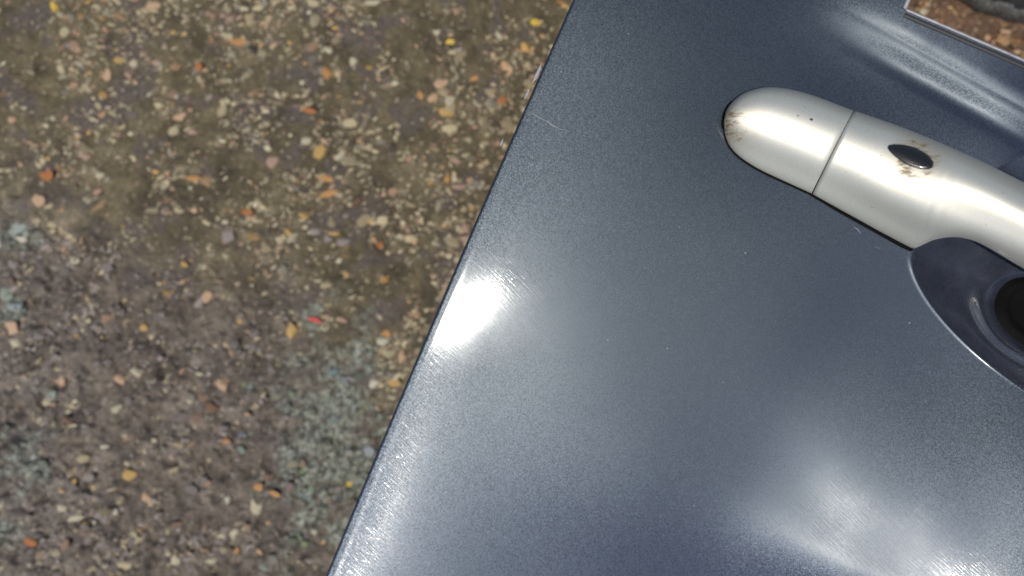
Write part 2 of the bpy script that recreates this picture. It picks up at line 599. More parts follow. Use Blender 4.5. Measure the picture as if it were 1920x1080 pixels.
# the stones one can point at in the picture
NOTED = [
 (103, 12, 16, 22, YELLOW), (222, 112, 26, 13, OCHRE), (250, 118, 16, 16, CREAM), (200, 142, 18, 28, TANP), (244, 142, 22, 20, PINK),
 (285, 12, 34, 18, TANP), (700, 6, 34, 14, CREAM), (845, 78, 26, 12, YELLOW), (820, 60, 24, 16, CREAM), (1002, 42, 22, 15, YELLOW),
 (22, 225, 17, 17, TANP), (338, 218, 36, 18, TANP), (360, 245, 22, 14, PINK), (598, 285, 34, 26, OCHRE), (575, 265, 22, 18, CREAM),
 (570, 405, 22, 14, OCHRE), (542, 436, 15, 13, OCHRE), (838, 336, 17, 15, ORANGE), (70, 376, 32, 24, TANP), (155, 292, 32, 13, PINK),
 (188, 330, 22, 12, CREAM), (365, 394, 32, 12, TANP), (345, 495, 18, 12, OCHRE), (640, 601, 20, 12, PINK), (545, 622, 28, 28, OCHRE),
 (755, 668, 20, 26, TANP), (420, 722, 30, 32, TANP), (228, 712, 28, 26, TANP), (258, 699, 30, 18, CREAM), (25, 616, 32, 34, TANP),
 (28, 640, 26, 20, CREAM), (115, 712, 34, 20, TANP), (388, 556, 26, 24, TANP), (452, 600, 22, 15, OCHRE), (220, 765, 22, 20, CREAM),
 (480, 948, 32, 34, CREAM), (242, 890, 32, 26, OCHRE), (275, 932, 44, 18, TANP), (236, 868, 26, 14, CREAM), (136, 904, 22, 14, OCHRE),
 (118, 920, 15, 13, TANP), (112, 952, 26, 13, CREAM), (140, 972, 40, 12, CREAM), (602, 858, 24, 22, TANP), (655, 905, 16, 15, YELLOW),
 (425, 826, 17, 13, TANP), (330, 1052, 26, 28, CREAM), (395, 1050, 26, 14, CREAM), (590, 996, 15, 13, PALE), (438, 1000, 24, 26, CREAM),
 (425, 935, 16, 20, PALE), (825, 158, 34, 22, TANP), (812, 184, 26, 20, TANP), (842, 190, 24, 26, CREAM), (838, 212, 32, 18, OCHRE),
 (845, 176, 18, 14, BROWN), (662, 118, 18, 20, CREAM), (215, 958, 18, 14, PALE), (175, 980, 18, 13, PALE), (195, 838, 20, 11, PALE),
 (500, 895, 18, 18, BROWN), (330, 985, 34, 18, BROWN), (370, 780, 36, 24, BROWN), (130, 790, 28, 18, BROWN), (850, 520, 22, 14, BROWN),
 (880, 450, 34, 14, PINK), (860, 350, 40, 12, PINK), (855, 300, 34, 14, PINK), (900, 345, 20, 12, CREAM), (872, 425, 18, 24, PINK),
 (610, 265, 16, 16, TANP), (510, 305, 30, 28, PINK), (590, 436, 26, 18, MAUVE), (614, 446, 22, 15, MAUVE), (645, 455, 26, 18, MAUVE),
 (430, 445, 32, 30, MAUVE), (560, 735, 30, 22, GREEN), (640, 710, 44, 26, GREEN), (520, 750, 36, 22, GREEN), (600, 770, 34, 26, GREEN),
 (560, 870, 44, 30, GREEN), (620, 930, 40, 28, GREEN), (585, 930, 30, 30, GREEN), (560, 905, 34, 30, GREEN), (640, 790, 34, 22, GREEN),
 (690, 770, 26, 22, GREEN), (575, 1020, 36, 34, GREEN), (500, 1060, 44, 30, GREEN), (470, 830, 40, 26, GREEN), (470, 725, 24, 20, GREEN),
 (30, 425, 44, 26, (0.28, 0.31, 0.28)), (40, 450, 30, 16, PALE), (25, 575, 36, 18, (0.24, 0.27, 0.27)), (700, 720, 26, 18, PALE),
 (715, 640, 28, 20, PALE), (655, 850, 20, 16, GREY), (690, 845, 26, 20, (0.26, 0.28, 0.30)), (700, 880, 22, 18, (0.24, 0.25, 0.26)),
 (1730, 24, 20, 14, CREAM), (1738, 8, 16, 10, TANP), (1905, 96, 20, 12, TANP), (1815, 20, 22, 12, BROWN), (1850, 70, 18, 12, TANP),
 (1885, 60, 26, 12, TANP), (1780, 48, 26, 16, BROWN),
]
n_put = 0
for (px, py, w, h, c) in NOTED:
    if c is GREEN:
        for _ in range(3):
            put_stone(px + random.uniform(-.5, .5) * w, py + random.uniform(-.5, .5) * h, w * random.uniform(.4, .6), h * random.uniform(.4, .7),
                      tuple(x * random.uniform(.7, 1.25) for x in c), random.uniform(-0.9, 0.9))
            n_put += 1
    else:
        put_stone(px, py, w, h, c, random.uniform(-0.3, 0.3))
        n_put += 1

# all the rest, random; the largest become parts of their own, the small ones one joined part
PAL = [(CREAM, 26), (PALE, 12), (BEIGE, 26), (PINK, 11), (GREY, 6), (DARK, 3), (OLIVE, 8), (TANP, 5), (OCHRE, 2.2), (ORANGE, 0.5), (MAUVE, 5), (BROWN, 4)]
pc = np.array([p[0] for p in PAL])
pw = np.array([p[1] for p in PAL]); pw = pw / pw.sum()
n_try = 19000
sx = RNG.uniform(-20, 1100, n_try)
sy = RNG.uniform(-20, 1100, n_try)
keep = sx < 1115 - 0.43 * sy
sx, sy = sx[keep], sy[keep]
n2 = 500
sx = np.concatenate([sx, RNG.uniform(1680, 1940, n2)])
sy = np.concatenate([sy, RNG.uniform(-20, 140, n2)])
size = np.clip(np.exp(RNG.normal(math.log(11.0), 0.34, len(sx))), 4.5, 25)
wx = (sx - 960) * KG; wy = -(sy - 540) * KG
clump = fbm(wx * 60, wy * 60, 77, 2)
grey_m, red_m, wet_m = zone_masks(wx, wy)
prob = np.clip(0.46 + 2.9 * clump - 0.12 * grey_m, 0.05, 1)
sel = RNG.uniform(0, 1, len(sx)) < prob
sx, sy, size, wx, wy, grey_m, red_m, wet_m = (a[sel] for a in (sx, sy, size, wx, wy, grey_m, red_m, wet_m))
order = np.argsort(-size)
ci = RNG.choice(len(PAL), len(sx), p=pw)
cols = pc[ci] * RNG.uniform(0.48, 1.06, (len(sx), 1)) * np.array([1.0, 0.95, 0.82])
dull = (grey_m > 0.5) & (RNG.uniform(0, 1, len(sx)) < 0.62)
cols[dull] = np.array(MAUVE) * RNG.uniform(0.5, 1.15, (dull.sum(), 1))
grn = green_mask(wx, wy) > RNG.uniform(0.12, 0.8, len(sx))
cols[grn] = np.array(GREEN) * RNG.uniform(0.55, 1.35, (grn.sum(), 1))
redd = red_m > 0.5
cols[redd] = cols[redd] * np.array([0.95, 0.70, 0.55])
n_big = 300 - n_put
for i in order[:n_big]:
    s = size[i]
    put_stone(sx[i], sy[i], s * random.uniform(0.95, 1.5), s * random.uniform(0.6, 1.0), tuple(cols[i]), random.uniform(-0.9, 0.9), 0.0)
gz_all = ground_z(wx, wy)
V, F, T, off = [], [], [], 0
for i in order[n_big:]:
    vs, fs = CHIPS[RNG.integers(16)] if size[i] > 8 else GRITS[RNG.integers(24)]
    a = size[i] * KG * 0.5
    th = RNG.uniform(-0.9, 0.9) + (math.pi if RNG.uniform() < .5 else 0)
    ex = RNG.uniform(0.9, 1.7)
    p = vs * np.array([a * ex, a * RNG.uniform(0.45, 1.0), a * RNG.uniform(0.45, 0.9)])
    tx, ty = RNG.normal(0, 0.25, 2)
    p = p + np.stack([p[:, 2] * ty, -p[:, 2] * tx, p[:, 0] * -ty * .5 + p[:, 1] * tx * .5], -1)
    c, s_ = math.cos(th), math.sin(th)
    q = np.stack([p[:, 0] * c - p[:, 1] * s_, p[:, 0] * s_ + p[:, 1] * c, p[:, 2]], -1)
    q += np.array([wx[i], wy[i], gz_all[i] - a * 0.2])
    V.append(q); F.append(fs + off); off += len(vs)
    T.append(np.tile(np.append(cols[i], 1.0), (len(vs), 1)))
grav = mesh_np('gravel', np.concatenate(V), np.concatenate(F), smooth=False)
a = grav.color_attributes.new('tint', 'FLOAT_COLOR', 'POINT')
a.data.foreach_set('color', np.concatenate(T).ravel())
gravel = obj('gravel', grav, M_STONE, ground)
gravel['kind'] = 'stuff'

# ---- scraps of dry leaf: thin curled sheets
M_LEAF = mat_stone(); M_LEAF.name = 'dry_leaf'


def leaf_mesh(seed):
    r = random.Random(seed)
    n = 10
    ring, vs, fs = [], [], []
    for k in range(n):
        t = 2 * math.pi * k / n
        rad = r.uniform(0.7, 1.1)
        x, y = math.cos(t) * rad, math.sin(t) * rad
        ring.append((x, y, 0.25 * x * x - 0.18 * y * y + r.uniform(-.08, .08)))
    vs.append((0, 0, 0.1)); vs += ring
    vs += [(x * .5, y * .5, z * .3 + r.uniform(-.05, .1)) for x, y, z in ring]
    for k in range(n):
        k2 = (k + 1) % n
        fs.append((1 + k, 1 + k2, 1 + n + k2))
        fs.append((1 + k, 1 + n + k2, 1 + n + k))
        fs.append((0, 1 + n + k, 1 + n + k2))
    vs = np.array(vs); m_ = len(vs)
    low = vs.copy(); low[:, 2] -= 0.12
    allv = np.concatenate([vs, low])
    f2 = np.array(fs)
    allf = list(f2) + list(f2[:, ::-1] + m_)
    for k in range(n):
        k2 = (k + 1) % n
        allf.append((1 + k2, 1 + k, 1 + k + m_)); allf.append((1 + k2, 1 + k + m_, 1 + k2 + m_))
    me = mesh_np('leaf_scrap', allv, np.array(allf), smooth=False)
    a_ = me.color_attributes.new('tint', 'FLOAT_COLOR', 'POINT')
    a_.data.foreach_set('color', np.ones(len(allv) * 4))
    me.materials.append(M_LEAF)
    return me


LEAVES = [leaf_mesh(i) for i in range(6)]
for (px, py, w, h, c) in [(450, 80, 36, 13, ORANGE), (375, 126, 15, 15, RUST), (614, 336, 32, 11, ORANGE), (618, 364, 38, 13, ORANGE),
                          (713, 460, 13, 15, RUST), (92, 330, 26, 22, RUST), (365, 335, 32, 10, ORANGE), (592, 600, 30, 10, RED),
                          (725, 625, 15, 15, ORANGE), (740, 718, 26, 17, OCHRE), (487, 912, 19, 17, ORANGE), (517, 925, 24, 11, ORANGE),
                          (445, 1032, 10, 16, ORANGE), (580, 208, 30, 10, RUST), (425, 826, 14, 10, ORANGE), (465, 398, 24, 12, RUST), (60, 1016, 26, 16, RUST),
                          (788, 180, 12, 16, ORANGE), (890, 148, 18, 10, ORANGE), (942, 190, 14, 18, RUST), (272, 615, 16, 14, OCHRE)]:
    p = ground_pt(px, py)
    o = obj('leaf_scrap', random.choice(LEAVES), None, ground)
    o.scale = (w * KG * .52, h * KG * .52, min(w, h) * KG * .45)
    o.rotation_euler = (random.uniform(-.25, .25), random.uniform(-.25, .25), random.uniform(-.3, .3))
    o.location = (p.x, p.y, p.z + 0.0014)
    o.color = (*c, 1)


# ---- a bit of straw
def tube(name, pts, rad, mat, parent, sides=6, taper=None):
    bm = bmesh.new()
    rings = []
    for i, p in enumerate(pts):
        p = Vector(p)
        d = (Vector(pts[min(i + 1, len(pts) - 1)]) - Vector(pts[max(i - 1, 0)])).normalized()
        a_ = d.orthogonal().normalized() if abs(d.z) > .9 else d.cross(Vector((0, 0, 1))).normalized()
        b_ = d.cross(a_)
        r = rad * (taper[i] if taper else 1)
        rings.append([bm.verts.new(p + a_ * math.cos(t) * r + b_ * math.sin(t) * r)
                      for t in [2 * math.pi * k / sides for k in range(sides)]])
    for r0, r1 in zip(rings, rings[1:]):
        for k in range(sides):
            bm.faces.new((r0[k], r0[(k + 1) % sides], r1[(k + 1) % sides], r1[k]))
    bm.faces.new(rings[0]); bm.faces.new(rings[-1])
    return obj(name, from_bm(name, bm, True), mat, parent)


M_STRAW = mat_simple('dry_straw', (0.42, 0.34, 0.22), 0.6)
for (ax, ay, bx_, by_) in [(708, 138, 734, 126), (655, 560, 672, 552), (205, 918, 232, 910)]:
    p, q = ground_pt(ax, ay), ground_pt(bx_, by_)
    p.z += 0.002; q.z += 0.003
    mid = (p + q) / 2; mid.z += 0.0007
    tube('straw', [p, mid, q], 0.00055, M_STRAW, ground)

# ================================================================== BLACK RUBBER PIECE seen through the window opening
M_RUBBER = mat_simple('black_rubber', (0.010, 0.010, 0.010), 0.75, nscale=500, bump=0.0004)
M_WORN = mat_simple('worn_grey_rubber', (0.085, 0.085, 0.083), 0.6, nscale=620, namt=0.75, bump=0.0018)
c0 = ground_pt(1930, -60)
mat_root = bpy.data.objects.new('rubber_mat', None)
mat_root.location = c0
COL.objects.link(mat_root)
mat_root['label'] = 'black rubber mat with worn grey rim on the soil beyond the door\'s window edge'
mat_root['category'] = 'rubber mat'


def mat_ring(rads, heights, nseg=120, seed=5):
    bm = bmesh.new()
    rings = []
    for r, h in zip(rads, heights):
        ring = []
        for k in range(nseg):
            t = 2 * math.pi * k / nseg
            wob = 1 + 0.05 * math.sin(2 * t + .6) + 0.025 * math.sin(5 * t + 1) + 0.012 * math.sin(17 * t + seed)
            x, y = 0.0450 * r * wob * math.cos(t), 0.0300 * r * wob * math.sin(t)
            th = -0.22
            q = (x * math.cos(th) - y * math.sin(th), x * math.sin(th) + y * math.cos(th))
            hh = h + (0.0012 * math.sin(23 * t + 8 * r) + 0.001 * math.sin(41 * t - 5 * r)) * (1 if 0.7 < r < 1.08 else 0.1)
            ring.append(bm.verts.new((q[0], q[1], hh)))
        rings.append(ring)
    for r0, r1 in zip(rings, rings[1:]):
        for k in range(nseg):
            bm.faces.new((r0[k], r0[(k + 1) % nseg], r1[(k + 1) % nseg], r1[k]))
    return bm, rings


bm, rings = mat_ring([0.97, 1.06, 1.10, 1.09, 1.05, 1.0, 0.95, 0.91, 0.90], [-0.004, -0.001, 0.004, 0.008, 0.011, 0.012, 0.010, 0.006, 0.002])
obj('rim', from_bm('rim', bm, True), M_WORN, mat_root)
bm, rings = mat_ring([0.93, 0.75, 0.5, 0.25, 0.05], [0.0035, 0.0025, 0.002, 0.003, 0.0035])
bm.faces.new(rings[-1])
obj('centre_sheet', from_bm('centre_sheet', bm, True), M_RUBBER, mat_root)

# ================================================================== CAR DOOR
door = bpy.data.objects.new('car_door', None)
door.location = (0.1, -0.1, GROUND_Z)
COL.objects.link(door)
door['label'] = 'grey metallic car door lying flat on dirty ground with a silver handle'
door['category'] = 'car door'
DOOR_INV = Matrix.Translation(-Vector(door.location))


def dobj(name, me, mat, parent=None):
    """mesh in world coordinates -> child of the door"""
    if parent is None or parent is door:
        me.transform(DOOR_INV)
        return obj(name, me, mat, door)
    me.transform(DOOR_INV)
    return obj(name, me, mat, parent)


U_EDGE, V_BELT, U_WIN = -106.0, 770.0, 470.0
REC_C, REC_A, REC_B, REC_BU, REC_P = (1080.0, 361.0), 416.0, 170.0, 400.0, 1.7

# slope of the skin along v (dz/dv), integrated once
_vt = np.linspace(-3200, 2600, 5801)
_sl = np.interp(_vt, [-3200, -1500, -900, -660, -570, -500, -420, -340, -200, -90, 150, 500, 780, 1300, 2600],
                [0.02, 0.03, -0.01, -0.035, -0.008, 0.035, 0.09, 0.122, 0.129, 0.131, 0.130, 0.115, 0.06, -0.06, -0.14])
_sl = np.convolve(np.pad(_sl, 60, mode='edge'), np.ones(121) / 121, 'valid')
_zv = np.concatenate([[0], np.cumsum((_sl[1:] + _sl[:-1]) / 2 * np.diff(_vt))]) * K
_zv -= np.interp(-71, _vt, _zv)
_ut = np.linspace(-200, 5200, 5401)
_su = np.interp(_ut, [-200, -106, -60, 0, 80, 300, 600, 1200, 2500, 5200], [-0.025, -0.028, -0.038, -0.052, -0.055, -0.052, -0.045, -0.03, 0.0, 0.02])
_zu = np.concatenate([[0], np.cumsum((_su[1:] + _su[:-1]) / 2 * np.diff(_ut))]) * K
_zu -= np.interp(-51, _ut, _zu)


_st = np.linspace(-900, 4000, 4901)
_rsl = np.interp(_st, [-900, -430, -270, -140, 0, 150, 300, 480, 900, 1500, 4000], [0, 0.013, 0.069, 0.198, 0.231, 0.326, 0.316, 0.394, 0.02, 0, 0])
_rsl = np.convolve(np.pad(_rsl, 50, mode='edge'), np.hanning(103)[1:-1] / np.hanning(103).sum(), 'valid')
_rs = np.cumsum(_rsl)


HIGHLIGHT_BUMPS = [(-100, -640, -3.47, 125.0), (30, -640, -2.08, 125.0), (160, -640, 0.29, 125.0), (290, -640, -1.24, 125.0), (420, -640, -0.75, 125.0), (550, -640, -0.48, 125.0), (680, -640, -0.18, 125.0), (810, -640, 0.1, 125.0), (940, -640, 0.1, 125.0), (1070, -640, 0.03, 125.0), (-100, -520, -0.39, 125.0), (30, -520, -0.07, 125.0), (160, -520, 0.77, 125.0), (290, -520, -1.61, 125.0), (420, -520, -1.57, 125.0), (550, -520, -2.44, 125.0), (680, -520, -1.11, 125.0), (810, -520, 1.02, 125.0), (940, -520, 1.01, 125.0), (1070, -520, 0.28, 125.0), (-100, -400, -1.53, 125.0), (30, -400, -2.32, 125.0), (160, -400, 0.05, 125.0), (290, -400, 0.49, 125.0), (420, -400, 0.48, 125.0), (550, -400, -3.17, 125.0), (680, -400, -1.72, 125.0), (810, -400, 3.71, 125.0), (940, -400, 3.33, 125.0), (1070, -400, 0.58, 125.0), (-100, -280, -2.0, 125.0), (30, -280, -4.85, 125.0), (160, -280, 1.24, 125.0), (290, -280, 2.08, 125.0), (420, -280, 4.39, 125.0), (550, -280, 1.12, 125.0), (680, -280, -0.06, 125.0), (810, -280, 4.22, 125.0), (940, -280, 2.89, 125.0), (1070, -280, -1.14, 125.0), (-100, -160, 2.99, 125.0), (30, -160, -4.52, 125.0), (160, -160, 2.64, 125.0), (290, -160, -0.2, 125.0), (420, -160, 1.0, 125.0), (550, -160, -0.91, 125.0), (680, -160, -0.77, 125.0), (810, -160, 1.65, 125.0), (940, -160, -0.16, 125.0), (1070, -160, -4.09, 125.0), (-100, -40, 3.83, 125.0), (30, -40, 0.08, 125.0), (160, -40, 3.51, 125.0), (290, -40, 0.1, 125.0), (420, -40, 0.89, 125.0), (550, -40, -0.11, 125.0), (680, -40, -0.17, 125.0), (810, -40, 1.32, 125.0), (940, -40, 0.36, 125.0), (1070, -40, -4.0, 125.0), (-100, 80, -1.19, 125.0), (30, 80, 0.67, 125.0), (160, 80, 1.26, 125.0), (290, 80, 0.47, 125.0), (420, 80, 1.52, 125.0), (550, 80, 1.34, 125.0), (680, 80, -0.29, 125.0), (810, 80, -1.24, 125.0), (940, 80, 1.1, 125.0), (1070, 80, 0.13, 125.0), (-100, 200, 0.7, 125.0), (30, 200, 2.04, 125.0), (160, 200, -0.47, 125.0), (290, 200, -0.42, 125.0), (420, 200, -0.14, 125.0), (550, 200, 0.07, 125.0), (680, 200, -1.55, 125.0), (810, 200, -4.25, 125.0), (940, 200, 1.45, 125.0), (1070, 200, 3.97, 125.0), (-100, 320, -2.27, 125.0), (30, 320, 0.15, 125.0), (160, 320, -0.05, 125.0), (290, 320, 0.62, 125.0), (420, 320, 1.03, 125.0), (550, 320, 1.29, 125.0), (680, 320, -0.32, 125.0), (810, 320, -2.0, 125.0), (940, 320, 1.77, 125.0), (1070, 320, 2.99, 125.0), (290, 440, -2.49, 125.0), (420, 440, -0.37, 125.0), (550, 440, 1.05, 125.0), (680, 440, 1.4, 125.0), (810, 440, 1.55, 125.0), (940, 440, 1.35, 125.0), (1070, 440, 0.85, 125.0), (290, 560, -4.62, 125.0), (420, 560, -2.15, 125.0), (550, 560, 0.71, 125.0), (680, 560, 3.71, 125.0), (810, 560, 4.87, 125.0), (940, 560, 2.03, 125.0), (1070, 560, 0.33, 125.0), (290, 680, -0.76, 125.0), (420, 680, -0.74, 125.0), (550, 680, 0.24, 125.0), (680, 680, 2.88, 125.0), (810, 680, 4.24, 125.0), (940, 680, 1.97, 125.0), (1070, 680, 0.3, 125.0), (290, 800, 0.34, 125.0), (420, 800, -0.51, 125.0), (550, 800, -0.99, 125.0), (680, 800, 0.7, 125.0), (810, 800, 1.36, 125.0), (940, 800, 0.75, 125.0), (1070, 800, 0.13, 125.0), (640, -250, 3.16, 70.0), (710, -250, 1.16, 70.0), (780, -250, 3.82, 70.0), (850, -250, 0.29, 70.0), (920, -250, 2.26, 70.0), (990, -250, 0.32, 70.0), (640, -190, 4.06, 70.0), (710, -190, -1.22, 70.0), (780, -190, -3.36, 70.0), (850, -190, -1.97, 70.0), (920, -190, -1.84, 70.0), (990, -190, -0.39, 70.0), (640, -130, -4.54, 70.0), (710, -130, 0.51, 70.0), (780, -130, 2.09, 70.0), (850, -130, 1.03, 70.0), (920, -130, -0.58, 70.0), (990, -130, 0.99, 70.0), (640, -70, 3.63, 70.0), (710, -70, -0.17, 70.0), (780, -70, -0.55, 70.0), (850, -70, -1.02, 70.0), (920, -70, 2.91, 70.0), (990, -70, -2.64, 70.0), (400, 640, -4.04, 70.0), (480, 640, -3.26, 70.0), (560, 640, 0.21, 70.0), (640, 640, -0.37, 70.0), (720, 640, 4.87, 70.0), (800, 640, 5.59, 70.0), (400, 720, 3.26, 70.0), (480, 720, 2.05, 70.0), (560, 720, 1.15, 70.0), (640, 720, -0.24, 70.0), (720, 720, -3.17, 70.0), (800, 720, 1.44, 70.0), (400, 790, 4.37, 70.0), (480, 790, -1.0, 70.0), (560, 790, -2.5, 70.0), (640, 790, 4.07, 70.0), (720, 790, -0.49, 70.0), (800, 790, -0.18, 70.0)]  # bump centres, heights and widths


def rec_r(u, v):
    du = np.abs(u - REC_C[0]) / REC_A
    dv = np.where(v < REC_C[1], (REC_C[1] - v) / REC_B, (v - REC_C[1]) / REC_BU)
    return (du ** REC_P + np.abs(dv) ** REC_P) ** (1 / REC_P)


def skin_z(u, v, recess=True):
    u = np.asarray(u, dtype=float); v = np.asarray(v, dtype=float)
    z = np.interp(v, _vt, _zv) + np.interp(u, _ut, _zu)
    # swage line that swells up towards the front of the door
    du, dv = u - 816, v + 151
    s = 0.9996 * du + 0.028 * dv
    w = -0.028 * du + 0.9996 * dv + 65.4
    rise = np.interp(s, _st, _rs)
    z = z + rise * K * np.exp(-(w / np.where(w > 0, 560.0, 200.0)) ** 2)
    z = z + 15.9 * K * np.exp(-((u + 19) / 200.0) ** 2 - ((v + 420) / 389.0) ** 2)
    # shallow bumps put into the skin's shape to place its highlights
    for (cu, cv, am, sg) in HIGHLIGHT_BUMPS:
        z = z + am * K * np.exp(-((u - cu) ** 2 + (v - cv) ** 2) / (2 * sg ** 2))
    # ledge under the window line
    b = (v - 706) + 0.10 * (u - 400)
    on = sstep(300, 540, u)
    z = z + on * np.clip(11 + 0.024 * (u - 400), 11, 26) * K * sstep(-60, 46, b) + on * 0.16 * K * np.clip(b - 18, 0, 80) - on * 3.0 * K * sstep(-60, -30, b) * sstep(10, -30, b)
    # rolled hem along the rear edge
    e = np.clip((U_EDGE + 4 - u) / 4, 0, 1)
    z = z - 1.6 * K * e ** 2
    z = z + 0.25 * K * np.exp(-((u - U_EDGE - 13) / 4.0) ** 2)
    if recess:
        r = rec_r(u, v)
        bowl = np.clip(1 - r, 0, 1)
        depth = 98 * K * (1 - (1 - np.clip(bowl / 0.85, 0, 1)) ** 2.1) - 7 * K * np.exp(-((r - 0.70) / 0.09) ** 2)
        z = z - depth
        pu, pv = uv_of(1950, 592)
        d_ = np.hypot((u - pu) / 92.0, (v - pv) / 66.0)
        z = z + 9 * K * np.exp(-((d_ - 1.22) / 0.20) ** 2)  # raised collar added round the black oval to catch a bright halo
        z = z + 0.85 * K * np.exp(-((r - 1.007) / 0.012) ** 2) * sstep(0.0, 0.35, np.abs(v - REC_C[1]) / 100.0) * (1 - 0.75 * sstep(800, 960, u))
    return z


def edge_bow(u, v):
    return -5.0 * np.clip(1 - ((v + 40) / 640.0) ** 2, -0.5, 1) * np.clip(1 - (u - U_EDGE) / 250, 0, 1)


def skin_pt(u, v, extra=0.0, recess=True):
    z = skin_z(u, v, recess) + extra
    uu = u + edge_bow(u, v)
    s = K * (CAM_H - z) / CAM_H
    x = (0.9189 * uu + 0.3945 * v) * s
    y = -(0.3945 * uu - 0.9189 * v) * s
    return np.stack(np.broadcast_arrays(x, y, z), -1)


def skin_at_px(px, py, extra=0.0):
    u, v = uv_of(px, py)
    p = skin_pt(np.array(u), np.array(v), extra)
    return Vector(p)


ua = np.concatenate([[U_EDGE, U_EDGE + .6, U_EDGE + 1.5, U_EDGE + 3, U_EDGE + 5, U_EDGE + 7, U_EDGE + 9, U_EDGE + 12, U_EDGE + 15, U_EDGE + 18],
                     np.arange(U_EDGE + 22, 470, 4), np.arange(470, 650, 4), np.arange(650, 1010, 1.5),
                     np.arange(1010, 1560, 10), np.arange(1560, 4060, 50)])
va = np.concatenate([np.arange(-2600, -660, 50), np.arange(-660, 190, 4), np.arange(190, 600, 1.5), np.arange(600, 770, 3),
                     [770.0], np.arange(775, 900, 8), np.arange(900, 2000, 50), [2000.0, 2060, 2120, 2200]])
va = np.unique(va)
U, Vv = np.meshgrid(ua, va, indexing='xy')
P = skin_pt(U, Vv)
nu, nv = len(ua), len(va)
idx = np.arange(nu * nv).reshape(nv, nu)
faces = np.stack([idx[:-1, :-1], idx[:-1, 1:], idx[1:, 1:], idx[1:, :-1]], -1).reshape(-1, 4)
uc = ((U[:-1, :-1] + U[1:, 1:]) / 2).ravel(); vc = ((Vv[:-1, :-1] + Vv[1:, 1:]) / 2).ravel()
win = (uc > U_WIN) & (vc > V_BELT) & (uc < 3700) & (vc < 1990)
inrec = rec_r(uc, vc) < 1.0
M_PAINT = mat_paint()


def sub_mesh(name, mask):
    f = faces[mask]
    used, inv = np.unique(f.ravel(), return_inverse=True)
    return mesh_np(name, P.reshape(-1, 3)[used], inv.reshape(-1, 4))


dobj('outer_panel', sub_mesh('outer_panel', ~win & ~inrec), M_PAINT)
dobj('handle_recess', sub_mesh('handle_recess', inrec), mat_paint(0.24))

# hem folded under along the rear edge
M_HEM = mat_simple('dark_hem', (0.02, 0.021, 0.023), 0.5, nscale=700)
hv = np.arange(-2600, 2200, 12.0)
prof = [(0.0, -0.2), (-0.7, -0.9), (-1.3, -2.8), (-1.5, -6.0), (-0.5, -9.0), (3.0, -10.5), (40.0, -10.5)]
rows = [skin_pt(np.full_like(hv, U_EDGE + du_), hv, 0.0) * 1.0 for du_, dz in prof]
base = skin_pt(np.full_like(hv, U_EDGE), hv)
HV = []
for (du_, dz), rw in zip(prof, rows):
    q = base.copy()
    q[:, 0] += UX * du_ * K; q[:, 1] += UY * du_ * K
    q[:, 2] += dz * K
    HV.append(q)
HV = np.stack(HV, 0)
m_ = len(hv)
ii = np.arange(len(prof) * m_).reshape(len(prof), m_)
hf = np.stack([ii[:-1, :-1], ii[1:, :-1], ii[1:, 1:], ii[:-1, 1:]], -1).reshape(-1, 4)
dobj('hem', mesh_np('hem', HV.reshape(-1, 3), hf), M_HEM)

# inner door frame that carries the skin on the ground
M_INNER = mat_simple('black_inner_frame', (0.015, 0.015, 0.016), 0.6)


def box_uv(bm, u0, u1, v0, v1, z0):
    top, bot = [], []
    for (u_, v_) in ((u0, v0), (u1, v0), (u1, v1), (u0, v1)):
        p = skin_pt(np.array(u_), np.array(v_), 0, False)
        zt = min(p[2], float(np.min(skin_z(np.linspace(u0, u1, 20)[:, None], np.linspace(v0, v1, 20)[None, :], True)))) - 0.004
        top.append(bm.verts.new((p[0], p[1], zt)))
        bot.append(bm.verts.new((p[0], p[1], z0)))
    bm.faces.new(top); bm.faces.new(bot[::-1])
    for k in range(4):
        k2 = (k + 1) % 4
        bm.faces.new((top[k], bot[k], bot[k2], top[k2]))


bm = bmesh.new()
box_uv(bm, 0, 3950, -2500, 700, GROUND_Z - 0.004)
box_uv(bm, 0, 425, 712, 2150, GROUND_Z - 0.004)
box_uv(bm, 3760, 3950, 712, 2150, GROUND_Z - 0.004)
box_uv(bm, 440, 3745, 2030, 2150, GROUND_Z - 0.004)
dobj('inner_frame', from_bm('inner_frame', bm), M_INNER)

# moulding round the window opening
M_MOULD = mat_simple('grey_moulding', (0.27, 0.265, 0.275), 0.45, 0.15, 0.0, nscale=400)
M_SEAL = mat_simple('black_seal', (0.018, 0.018, 0.02), 0.6)


def strip(name, uvs, offs, mat):
    """sweep a small section (offset across, height, in photo pixels) along the opening"""
    rows = []
    for (u_, v_, nu_, nv_) in uvs:
        r = []
        for (o_, h_) in offs:
            p = skin_pt(np.array(u_ + nu_ * o_), np.array(v_ + nv_ * o_), h_ * K)
            r.append(p)
        rows.append(r)
    A = np.array(rows)
    n, k = A.shape[:2]
    ii = np.arange(n * k).reshape(n, k)
    f = np.stack([ii[:-1, :-1], ii[1:, :-1], ii[1:, 1:], ii[:-1, 1:]], -1).reshape(-1, 4)
    return dobj(name, mesh_np(name, A.reshape(-1, 3), f), mat)


